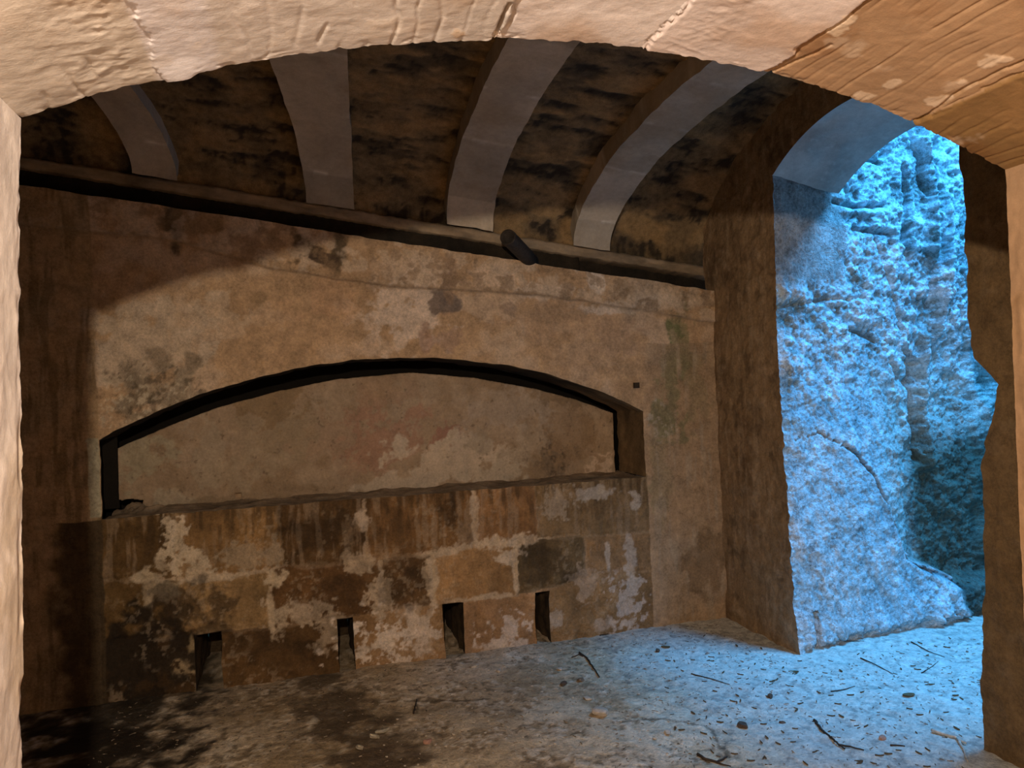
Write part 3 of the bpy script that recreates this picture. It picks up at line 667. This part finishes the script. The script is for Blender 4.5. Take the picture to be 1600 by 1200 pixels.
# jambs
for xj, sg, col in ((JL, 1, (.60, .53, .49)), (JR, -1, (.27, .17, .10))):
    zz = axis(-.06, FSP, .006)
    Zg, Yg = np.meshgrid(zz, ys, indexing='ij')
    a1 = fbm(Yg, Zg, 5, 5, 961+sg); a2 = fbm(Yg, Zg, 18, 5, 971+sg)
    ed = sstep(.03, 0, YF-Yg)
    rough_ = (Zg < .75) if sg > 0 else (Zg > 0)
    h = .0025*a1+.0014*a2 + rough_*.002*a2 - ed*.007*np.clip(a2+.3*a1+.2, 0, 2)
    if sg > 0:
        h = h - .008*np.exp(-((Zg-.72-.02*a1)/.004)**2) + .010*np.exp(-((Zg-.62)/.10)**2)*ed*a1
    fade = np.clip((FSP-Zg)/.02, 0, 1)
    cj = np.broadcast_to(np.array(col), Yg.shape+(3,)).copy()
    cj = mixc(cj, np.array(col)*np.array([.8, .7, .5]), sstep(.2, .8, a1)*.5); cj = mixc(cj, np.minimum(np.array(col)*1.35, .85), sstep(.3, .7, a2)*.4)
    q_ = ony(35, 1150, YF) if sg > 0 else ony(1596, 900, YF)
    lean = (FSP-Zg)/(FSP-q_[2])*(q_[0]-xj)
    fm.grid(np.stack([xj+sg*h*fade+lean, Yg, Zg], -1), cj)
# far and near faces
for yv in (YF, YN):
    for x0, x1, lo in ((XL-.1, JL-.012, None), (JR+.012, XR+.3, None), (JL-.012, JR+.012, lambda x: farch(np.clip(x, JL, JR))+.014)):
        xs2 = np.linspace(x0, x1, 60); b0 = np.full(60, -.06) if lo is None else lo(xs2); t = np.linspace(0, 1, 30)
        Xg = np.repeat(xs2[:, None], 30, 1); Zg = b0[:, None]*(1-t)+3.6*t
        for xe, px_e, py_e in ((JL, 35, 1150), (JR, 1596, 900)):
            q_ = ony(px_e, py_e, YF); ln = np.clip((FSP-Zg)/(FSP-q_[2]), 0, None)*(q_[0]-xe)
            if (lo is None) and ((xe == JL) == (x0 < JL-.1)): Xg = Xg + ln*((Xg-x0)/(x1-x0) if xe == JL else (x1-Xg)/(x1-x0))
        fm.grid(np.stack([Xg, yv+0*Xg, Zg], -1), (.42, .31, .21))
wall_front = setting(fm.build('wall_front', M_FRONT), 'thick pale sandstone wall whose low arch frames the view')

# ------------------------------------------------------------------ remaining shell
def slab(name, boxes, col, mat, label):
    m_ = MB()
    for lo, hi in boxes: m_.box(lo, hi, col)
    return setting(m_.build(name, mat, smooth=False), label)
slab('wall_left', [((XL-.3, YF-.05, -.06), (XL, D+.4, 3.6))], (.3, .21, .13), M_WALL, 'brown stone side wall in the shade')
slab('wall_rear', [((XL-.3, -2.3, -.06), (3.0, -2.0, 3.0)), ((XL-.3, -2.0, -.06), (XL, YN, 3.0)), ((2.7, -2.0, -.06), (3.0, YN, 3.0))], (.75, .62, .5), M_WALL, 'plain stone walls of the fore room behind the viewpoint')
slab('ceiling_fore_room', [((XL-.3, -2.3, 2.75), (3.0, YN+.01, 3.0))], (.75, .62, .5), M_WALL, 'flat stone ceiling of the fore room')
slab('roof', [((XL-.3, YN, 3.6), (XR+TH+.02, D+1.25, 3.75)), ((XL-.3, D+1.0, -.06), (XR+TH, D+1.25, 3.6))], (.3, .22, .14), M_WALL, 'stone roof slab above the vault')

# ------------------------------------------------------------------ floor
def floor_h(x, y):
    return .006*fbm(x, y, 2.5, 4, 1001) + .005*fbm(x, y, 9, 4, 1011)
xs = np.concatenate([axis(XL-.3, -1.4, .06), axis(-1.4, 4.2, .010)[1:], axis(4.2, 6.0, .1)[1:]]); ys = np.concatenate([axis(-2.3, 1.8, .06), axis(1.8, 4.45, .009)[1:], axis(4.45, 5.2, .05)[1:]])
X, Y = np.meshgrid(xs, ys, indexing='ij')
n1 = fbm(X, Y, 2.2, 5, 1021); n2 = fbm(X, Y, 9, 5, 1031); n3 = fbm(X, Y, 38, 4, 1041)
c = np.broadcast_to(np.array([.60, .47, .32]), X.shape+(3,)).copy()
c = mixc(c, (.42, .31, .19), sstep(.0, .6, n1+.4*n2)*.6); c = mixc(c, (.74, .62, .47), sstep(.2, .8, -n1+.5*n2)*.6)
c = mixc(c, (.84, .74, .60), sstep(.40, .65, n3*.8+n2*.35)*.6); c = mixc(c, (.14, .095, .05), sstep(.38, .65, -n3+.3*n2)*.65)
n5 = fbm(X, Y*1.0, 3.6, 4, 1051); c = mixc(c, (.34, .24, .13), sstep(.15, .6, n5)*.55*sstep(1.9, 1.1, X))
def fblob(px, py, rx, ry, k=.6):
    q_ = onz(px, py); qx = onz(px+rx, py); qy = onz(px, py-ry)
    d = np.sqrt(((X-q_[0])/max(abs(qx[0]-q_[0]), .01))**2+((Y-q_[1])/max(abs(qy[1]-q_[1]), .01))**2)+n2*k
    return 1-sstep(.5, 1.15, d)
for (px, py, rx, ry, col, st) in [(520, 1110, 70, 50, (0.111,0.075,0.042), .85), (575, 1165, 70, 60, (0.111,0.075,0.042), .8), (500, 1070, 50, 22, (0.130,0.091,0.052), .8), (190, 1110, 150, 80, (0.035,0.024,0.014), .92), (150, 1180, 150, 60, (0.03,0.02,0.012), .95), (600, 1190, 60, 30, (0.117,0.078,0.046), .7),  # dark patch mid-floor; far-left blobs paint in the jamb's shadow
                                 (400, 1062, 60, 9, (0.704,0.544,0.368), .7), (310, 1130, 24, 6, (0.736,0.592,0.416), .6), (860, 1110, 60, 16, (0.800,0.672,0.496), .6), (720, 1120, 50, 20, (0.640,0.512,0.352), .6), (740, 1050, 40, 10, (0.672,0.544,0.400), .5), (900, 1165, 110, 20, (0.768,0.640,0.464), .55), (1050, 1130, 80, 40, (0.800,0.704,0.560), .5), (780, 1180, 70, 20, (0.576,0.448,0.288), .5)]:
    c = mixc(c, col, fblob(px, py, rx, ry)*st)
bl = sstep(1.45, 2.1, X+.2*n1); c = mixc(c, (.66, .66, .62), bl*.8); c = mixc(c, (.30, .28, .25), bl*sstep(.35, .7, -n3+.3*n2)*.5)  # paler floor colour painted in where the blue daylight pools
for pts in ([(590, 1097), (690, 1092), (760, 1088)], [(960, 1128), (1040, 1122), (1110, 1140), (1140, 1180)], [(648, 1112), (652, 1090)]):
    d_ = seg_dist(X+.02*n2, Y+.02*n1, [tuple(onz(*p)[:2]) for p in pts]); c = mixc(c, (.08, .055, .03), (1-sstep(.004, .014, d_+.006*n3))*.7)
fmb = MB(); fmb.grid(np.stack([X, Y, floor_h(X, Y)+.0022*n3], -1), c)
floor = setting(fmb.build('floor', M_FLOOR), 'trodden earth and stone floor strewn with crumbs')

# ------------------------------------------------------------------ loose things
M_TWIG = plain('twig_bark', (.045, .03, .02)); M_PALETWIG = plain('bare_pale_wood', (.55, .5, .43)); M_LEAF = plain('dry_leaf', (.12, .075, .035)); M_PALELEAF = plain('pale_dry_leaf', (.5, .42, .3))
M_CHIP = plain('stone_chip', (.5, .42, .33), .9, .2); M_DKSTONE = plain('dark_stone', (.10, .07, .05), .9, .3); M_IRON = plain('rusty_iron', (.035, .028, .024), .75, .4); M_PINK = plain('pink_stone', (.45, .25, .18), .9, .2)
def mesh_obj(name, verts, faces, mat, parent=None, smooth=True):
    me = bpy.data.meshes.new(name); me.from_pydata([tuple(v) for v in verts], [], faces); me.update()
    if smooth: me.polygons.foreach_set('use_smooth', [True]*len(me.polygons))
    me.materials.append(mat); return link(bpy.data.objects.new(name, me), parent)
def tube(pts, r0, r1, n=7, rng=None):
    pts = [Vector(p) for p in pts]; out = []
    # subdivide with wobble
    dense = []
    for a, b_ in zip(pts[:-1], pts[1:]):
        k = max(2, int((b_-a).length/.012))
        for i in range(k):
            p = a.lerp(b_, i/k)
            if rng: p += Vector((rng.uniform(-1, 1), rng.uniform(-1, 1), 0))*r0*.35
            dense.append(p)
    dense.append(pts[-1]); V = []; F = []
    for i, p in enumerate(dense):
        d = (dense[min(i+1, len(dense)-1)]-dense[max(i-1, 0)]).normalized(); u = d.cross(Vector((0, 0, 1)) if abs(d.z) < .9 else Vector((1, 0, 0))).normalized(); w = d.cross(u)
        r = r0+(r1-r0)*i/(len(dense)-1)
        for k in range(n):
            a = 2*math.pi*k/n; V.append(p+u*math.cos(a)*r+w*math.sin(a)*r)
    m = len(dense)
    for i in range(m-1):
        for k in range(n): F.append((i*n+k, i*n+(k+1) % n, (i+1)*n+(k+1) % n, (i+1)*n+k))
    F.append(tuple(range(n))[::-1]); F.append(tuple((m-1)*n+k for k in range(n)))
    return V, F
def fz(x, y): return float(floor_h(np.array([x]), np.array([y]))[0])
def twig(px_pts, r, label, mat=M_TWIG, fork=None, group='twigs on the floor'):
    rng = random.Random(int(px_pts[0][0])); w = [onz(*p) for p in px_pts]
    pts = [(p[0], p[1], fz(p[0], p[1])+r*.9) for p in w]
    o_ = pts[0]; rel = lambda q: (q[0]-o_[0], q[1]-o_[1], q[2]-o_[2])
    V, F = tube([rel(p) for p in pts], r, r*.5, rng=rng); ob = mesh_obj('twig', V, F, mat); ob.location = o_
    tag(ob, label, 'twig', group)
    if fork:
        w = [onz(*p) for p in fork]; V, F = tube([rel((p[0], p[1], fz(p[0], p[1])+r*.8)) for p in w], r*.7, r*.35, rng=rng); mesh_obj('side_shoot', V, F, mat, ob)
    return ob
twig([(905, 1023), (917, 1030), (926, 1043), (937, 1060)], .0060, 'dark forked twig lying on the brown floor before the rightmost drain hole', fork=[(917, 1029), (905, 1026), (893, 1030)])
twig([(937, 993), (950, 990), (968, 987)], .0040, 'short dark twig at the foot of the block wall near the blue light')
twig([(1272, 1124), (1285, 1142), (1300, 1156), (1320, 1174)], .0065, 'thick dark twig slanting on the blue-lit floor, bent at its lower end', fork=[(1310, 1166), (1328, 1170), (1350, 1176)])
twig([(1345, 1028), (1368, 1040), (1395, 1054)], .0035, 'thin straight twig on the blue floor below the rock face')
twig([(1298, 1081), (1318, 1077), (1336, 1072)], .0028, 'fine straight twig alone in the middle of the blue floor')
twig([(1424, 1004), (1450, 1016), (1476, 1027)], .0035, 'thin twig on the pale blue floor by the dark near jamb')
twig([(1440, 1052), (1456, 1042), (1466, 1034)], .0028, 'fine twig tilted upward right on the blue floor near the jamb')
twig([(1090, 1178), (1102, 1187), (1120, 1190), (1136, 1182)], .0065, 'crooked dark twig at the bottom edge where brown floor turns blue', fork=[(1120, 1190), (1130, 1194), (1142, 1196)])
twig([(1392, 1166), (1405, 1165), (1414, 1166)], .004, 'short dark twig on the blue floor beside the pale branch')
twig([(1080, 1055), (1110, 1062), (1140, 1072)], .0035, 'dark wiry twig on the grey-blue floor right of the forked twig')
twig([(1230, 1000), (1262, 1034), (1275, 1040)], .0030, 'thin dark twig on the floor just below the jamb corner') if False else None
twig([(1320, 1003), (1350, 1004)], .003, 'tiny twig on the blue floor along the foot of the rock face')
twig([(646, 1114), (651, 1092)], .0050, 'short upright-looking black twig on the brown floor before the second drain hole')
twig([(1456, 1143), (1474, 1150), (1492, 1154), (1510, 1162)], .0085, 'pale forked branch on the blue floor near the bottom right', mat=M_PALETWIG, fork=[(1496, 1156), (1506, 1172), (1512, 1192)])

def stone(px, py, r, flat, label, mat, seed, group='loose stones on the floor', name='stone'):
    w = onz(px, py); bm = bmesh.new(); bmesh.ops.create_icosphere(bm, subdivisions=3, radius=1); rng = random.Random(seed)
    ax = [Vector((rng.gauss(0, 1), rng.gauss(0, 1), rng.gauss(0, 1))).normalized() for _ in range(9)]; lim = [rng.uniform(.55, .9) for _ in ax]
    for v in bm.verts:
        for a, l in zip(ax, lim):
            d = v.co.dot(a)
            if d > l: v.co -= a*(d-l)
        v.co = Vector((v.co.x*r*rng.choice([1.0, 1.0]), v.co.y*r*.8, v.co.z*r*flat))
    lo = min(v.co.z for v in bm.verts)
    for v in bm.verts: v.co.z -= lo
    me = bpy.data.meshes.new(name); bm.to_mesh(me); bm.free(); me.materials.append(mat); ob = link(bpy.data.objects.new(name, me))
    ob.location = (w[0], w[1], fz(w[0], w[1])-.004); ob.rotation_euler = (0, 0, rng.uniform(0, 6)); tag(ob, label, 'stone', group); return ob
stone(881, 1070, .022, .7, 'brown lump of stone left of the forked twig', M_DKSTONE, 1)
stone(908, 1064, .026, .45, 'low brown stone between the brown lump and the forked twig', plain('brown_stone', (.2, .14, .09)), 2)
stone(938, 1117, .045, .4, 'largest pale flat stone in the middle of the floor', M_CHIP, 3)
stone(918, 1091, .026, .3, 'pale flat stone above the largest pale stone', M_CHIP, 4)
stone(668, 1160, .022, .55, 'pinkish stone near the dark patch of floor', M_PINK, 5)
stone(1028, 1018, .020, .6, 'black stone at the edge of the blue light near the end wall', M_DKSTONE, 6)
stone(1203, 1091, .020, .7, 'small black stone on blue floor between twigs', M_DKSTONE, 7)
stone(1160, 1136, .030, .45, 'flat dark stone with a pale rim on the grey-blue floor', M_DKSTONE, 8)
stone(1043, 1146, .024, .4, 'whitish stone near the bottom crack in the brown floor', M_CHIP, 9)
stone(875, 1047, .018, .5, 'pale pebble behind the forked twig towards the end wall', M_CHIP, 10)
stone(742, 1043, .030, .3, 'pale flat stone before the third drain hole', M_CHIP, 11)
stone(780, 1050, .018, .5, 'small pale stone between third and fourth drain holes', M_CHIP, 12)
stone(1380, 1155, .020, .5, 'dull red pebble on the blue floor by the pale branch', M_PINK, 13)
stone(1222, 1128, .016, .5, 'small dark pebble at the top of the thick slanting twig', M_DKSTONE, 14)

def leaf_mesh(name, L, Wd, curl, seed):
    rng = random.Random(seed); V = []; F = []; n = 9; m = 5
    for i in range(n):
        t = i/(n-1); w = Wd*math.sin(math.pi*min(.97, t*.94+.03))**.8*(1+rng.uniform(-.15, .15))
        for j in range(m):
            s = (j/(m-1)-.5)*2; V.append((L*(t-.5), w*s, curl*L*(s*s*.5+.5*(t-.5)**2*2)+rng.uniform(0, .06)*L*.3))
    for i in range(n-1):
        for j in range(m-1): a = i*m+j; F.append((a, a+1, a+m+1, a+m))
    k = len(V); V += [(x, y, z-.0012) for x, y, z in V]; F += [tuple(k+q for q in f[::-1]) for f in F[:]]
    edge = [j for j in range(m)] + [i*m+m-1 for i in range(1, n)] + [(n-1)*m+j for j in range(m-2, -1, -1)] + [i*m for i in range(n-2, 0, -1)]
    for a, b_ in zip(edge, edge[1:]+edge[:1]): F.append((b_, a, a+k, b_+k))
    lo = min(v[2] for v in V); V = [(x, y, z-lo) for x, y, z in V]
    me = bpy.data.meshes.new(name); me.from_pydata(V, [], F); me.update(); me.polygons.foreach_set('use_smooth', [True]*len(me.polygons)); return me
def put_leaf(px, py, L, mat, label, seed, group='dry leaves on the floor'):
    w = onz(px, py); me = leaf_mesh('leaf', L, L*.3, .22, seed); me.materials.append(mat); ob = link(bpy.data.objects.new('leaf', me))
    ob.location = (w[0], w[1], fz(w[0], w[1])-.001); ob.rotation_euler = (0, 0, seed*1.7); tag(ob, label, 'leaf', group); return ob
put_leaf(598, 1142, .07, M_PALELEAF, 'pale curled leaf on the dark floor patch, nearer the middle', 2)
put_leaf(585, 1152, .06, M_PALELEAF, 'pale broken leaf beside the curled leaf on the dark floor patch', 5)
put_leaf(562, 1170, .05, M_PALELEAF, 'pale leaf low on the dark floor patch', 3)
put_leaf(1040, 1012, .05, M_LEAF, 'brown leaf beside the black stone at the edge of the blue light', 7)
put_leaf(1240, 1050, .05, M_LEAF, 'dark leaf on the blue floor under the jamb corner', 9)
put_leaf(1420, 1088, .06, M_LEAF, 'large dark curled leaf on the blue floor near the right', 11)
# countless look-alikes: copies
srcs = [leaf_mesh('leaf_scrap', .030, .008, .25, k) for k in range(4)]
for me in srcs: me.materials.append(M_LEAF)
rng = random.Random(12); placed = 0
NEARX = lambda x, y: x < 2.5 or (2.45 < y < 3.45)
while placed < 240:
    px, py = rng.uniform(1040, 1530), rng.uniform(985, 1198); w = onz(px, py)
    if not (1.5 < w[0] < 3.6 and 2.45 < w[1] < 3.48 or 1.5 < w[0] < 2.45 and 2.3 < w[1] < 4.15): continue
    ob = link(bpy.data.objects.new('leaf_scrap', srcs[placed % 4])); s = rng.uniform(.35, 1.15); ob.scale = (s, s*rng.uniform(.2, .65), s)
    ob.location = (w[0], w[1], fz(w[0], w[1])-.0005); ob.rotation_euler = (0, 0, rng.uniform(0, 6.3))
    tag(ob, 'tiny dark leaf scrap strewn over the blue-lit floor', 'leaf scrap', 'leaf scraps on the blue-lit floor'); placed += 1
bm = bmesh.new(); bmesh.ops.create_icosphere(bm, subdivisions=1, radius=1)
r2 = random.Random(3)
for v in bm.verts: v.co *= r2.uniform(.7, 1.1); v.co.z *= .5
lo = min(v.co.z for v in bm.verts)
for v in bm.verts: v.co.z -= lo
chip = bpy.data.meshes.new('stone_chip'); bm.to_mesh(chip); bm.free(); chip.materials.append(M_CHIP)
placed = 0
while placed < 150:
    px, py = rng.uniform(560, 1140), rng.uniform(1010, 1198); w = onz(px, py)
    if not (w[1] < 4.2 and w[1] > 2.3 and w[0] < 1.7): continue
    ob = link(bpy.data.objects.new('stone_chip', chip)); s = rng.uniform(.003, .009); ob.scale = (s, s*rng.uniform(.6, 1), s)
    ob.location = (w[0], w[1], fz(w[0], w[1])-.0008); ob.rotation_euler = (0, 0, rng.uniform(0, 6.3))
    tag(ob, 'tiny pale stone chip strewn over the brown floor', 'stone chip', 'stone chips on the brown floor'); placed += 1
# fine litter nobody could count
OBST = []
for ob in COL.objects:
    if ob.type == 'MESH' and ob.parent is None and ob.name.split('.')[0] in ('twig', 'stone', 'leaf', 'leaf_scrap', 'stone_chip'):
        for o_c in [ob]+[q_ for q_ in COL.objects if q_.parent is ob]:
            cs = np.array([v.co for v in o_c.data.vertices])*np.array(ob.scale)
            cr, sr = math.cos(ob.rotation_euler.z), math.sin(ob.rotation_euler.z)
            OBST.append(np.stack([cs[:, 0]*cr-cs[:, 1]*sr+ob.location.x, cs[:, 0]*sr+cs[:, 1]*cr+ob.location.y], -1)[::3])
OBST = np.concatenate(OBST)
cell = {}
for q_ in OBST:
    for ax_ in (-1, 0, 1):
        for ay_ in (-1, 0, 1): cell[(int(q_[0]//.02)+ax_, int(q_[1]//.02)+ay_)] = 1
V = []; F = []
for k in range(5200):
    x = rng.uniform(-.9, 3.7); y = rng.uniform(2.2, 4.22)
    if x > 2.45 and not (2.5 < y < 3.4): continue
    if rng.random() > (.95 if x > 1.2 else .5): continue
    if (int(x//.02), int(y//.02)) in cell: continue
    a = rng.uniform(0, 6.3); l = rng.uniform(.003, .012); w_ = rng.uniform(.0012, .003); z = fz(x, y); hgt = rng.uniform(.0015, .004); b0 = len(V)
    ca, sa = math.cos(a), math.sin(a)
    for dx, dy, dz in ((-l, -w_, 0), (l, -w_*.6, 0), (l*.9, w_, 0), (-l*.8, w_, 0), (-l*.7, 0, hgt), (l*.7, 0, hgt*.8)): V.append((x+dx*ca-dy*sa, y+dx*sa+dy*ca, z+dz+.001))
    F += [(b0, b0+1, b0+5, b0+4), (b0+2, b0+3, b0+4, b0+5), (b0+1, b0+2, b0+5), (b0+3, b0, b0+4), (b0+3, b0+2, b0+1, b0)]
lt = mesh_obj('litter', V, F, plain('litter_crumbs', (.22, .17, .12), .9, .8), smooth=False); tag(lt, 'fine crumbs and bits scattered over the whole floor', 'litter', None, 'stuff')

# pipe stub jutting out of the slot under the vault
a = ony(830, 408, 4.30); b_ = ony(793, 370, 3.98)
o_ = Vector(a); ax = Vector(b_)-o_; V = []; F = []; n = 28; R = .045
u = ax.normalized().cross(Vector((0, 0, 1))).normalized(); w = ax.normalized().cross(u)
rings = [(0, R), (.5, R), (.97, R), (1.0, R*.97), (1.0, R*.80), (.75, R*.78)]
for t, r in rings:
    for k in range(n): an = 2*math.pi*k/n; V.append(ax*t+u*math.cos(an)*r+w*math.sin(an)*r)
for i in range(len(rings)-1):
    for k in range(n): F.append((i*n+k, i*n+(k+1) % n, (i+1)*n+(k+1) % n, (i+1)*n+k))
F.append(tuple(range(n))[::-1]); F.append(tuple((len(rings)-1)*n+k for k in range(n)))
ps = mesh_obj('pipe_stub', V, F, M_IRON); ps.location = o_; tag(ps, 'short dark pipe end jutting from the slot under the vault', 'pipe')

# ------------------------------------------------------------------ light
def light(name, kind, loc, energy, col, **kw):
    l = bpy.data.lights.new(name, kind); l.energy = energy; l.color = col
    for k, v in kw.items(): setattr(l, k, v)
    o = bpy.data.objects.new(name, l); COL.objects.link(o); o.location = loc; return o
light('lamp', 'POINT', (-.10, -.08, 1.885), 195, (1.0, .82, .62), shadow_soft_size=.015)
# open sky over the passage, low from the front right
d = Vector((-.78, .60, -2.0)).normalized(); tgt = Vector((2.75, 3.3, 1.2))
sk = light('sky_opening', 'AREA', tgt-d*4.2, 470, (.07, .44, 1.0), shape='RECTANGLE', size=2.0, size_y=.9)
sk.rotation_euler = d.to_track_quat('-Z', 'Y').to_euler()
w = bpy.data.worlds.new('world'); sc.world = w; w.use_nodes = True
bg = w.node_tree.nodes['Background']; bg.inputs[0].default_value = (.14, .52, 1.0, 1); bg.inputs[1].default_value = .45

sc.view_settings.view_transform = 'Standard'; sc.view_settings.look = 'None'; sc.view_settings.gamma = 1.0
sc.view_settings.exposure = 0.0; sc.view_settings.use_curve_mapping = False
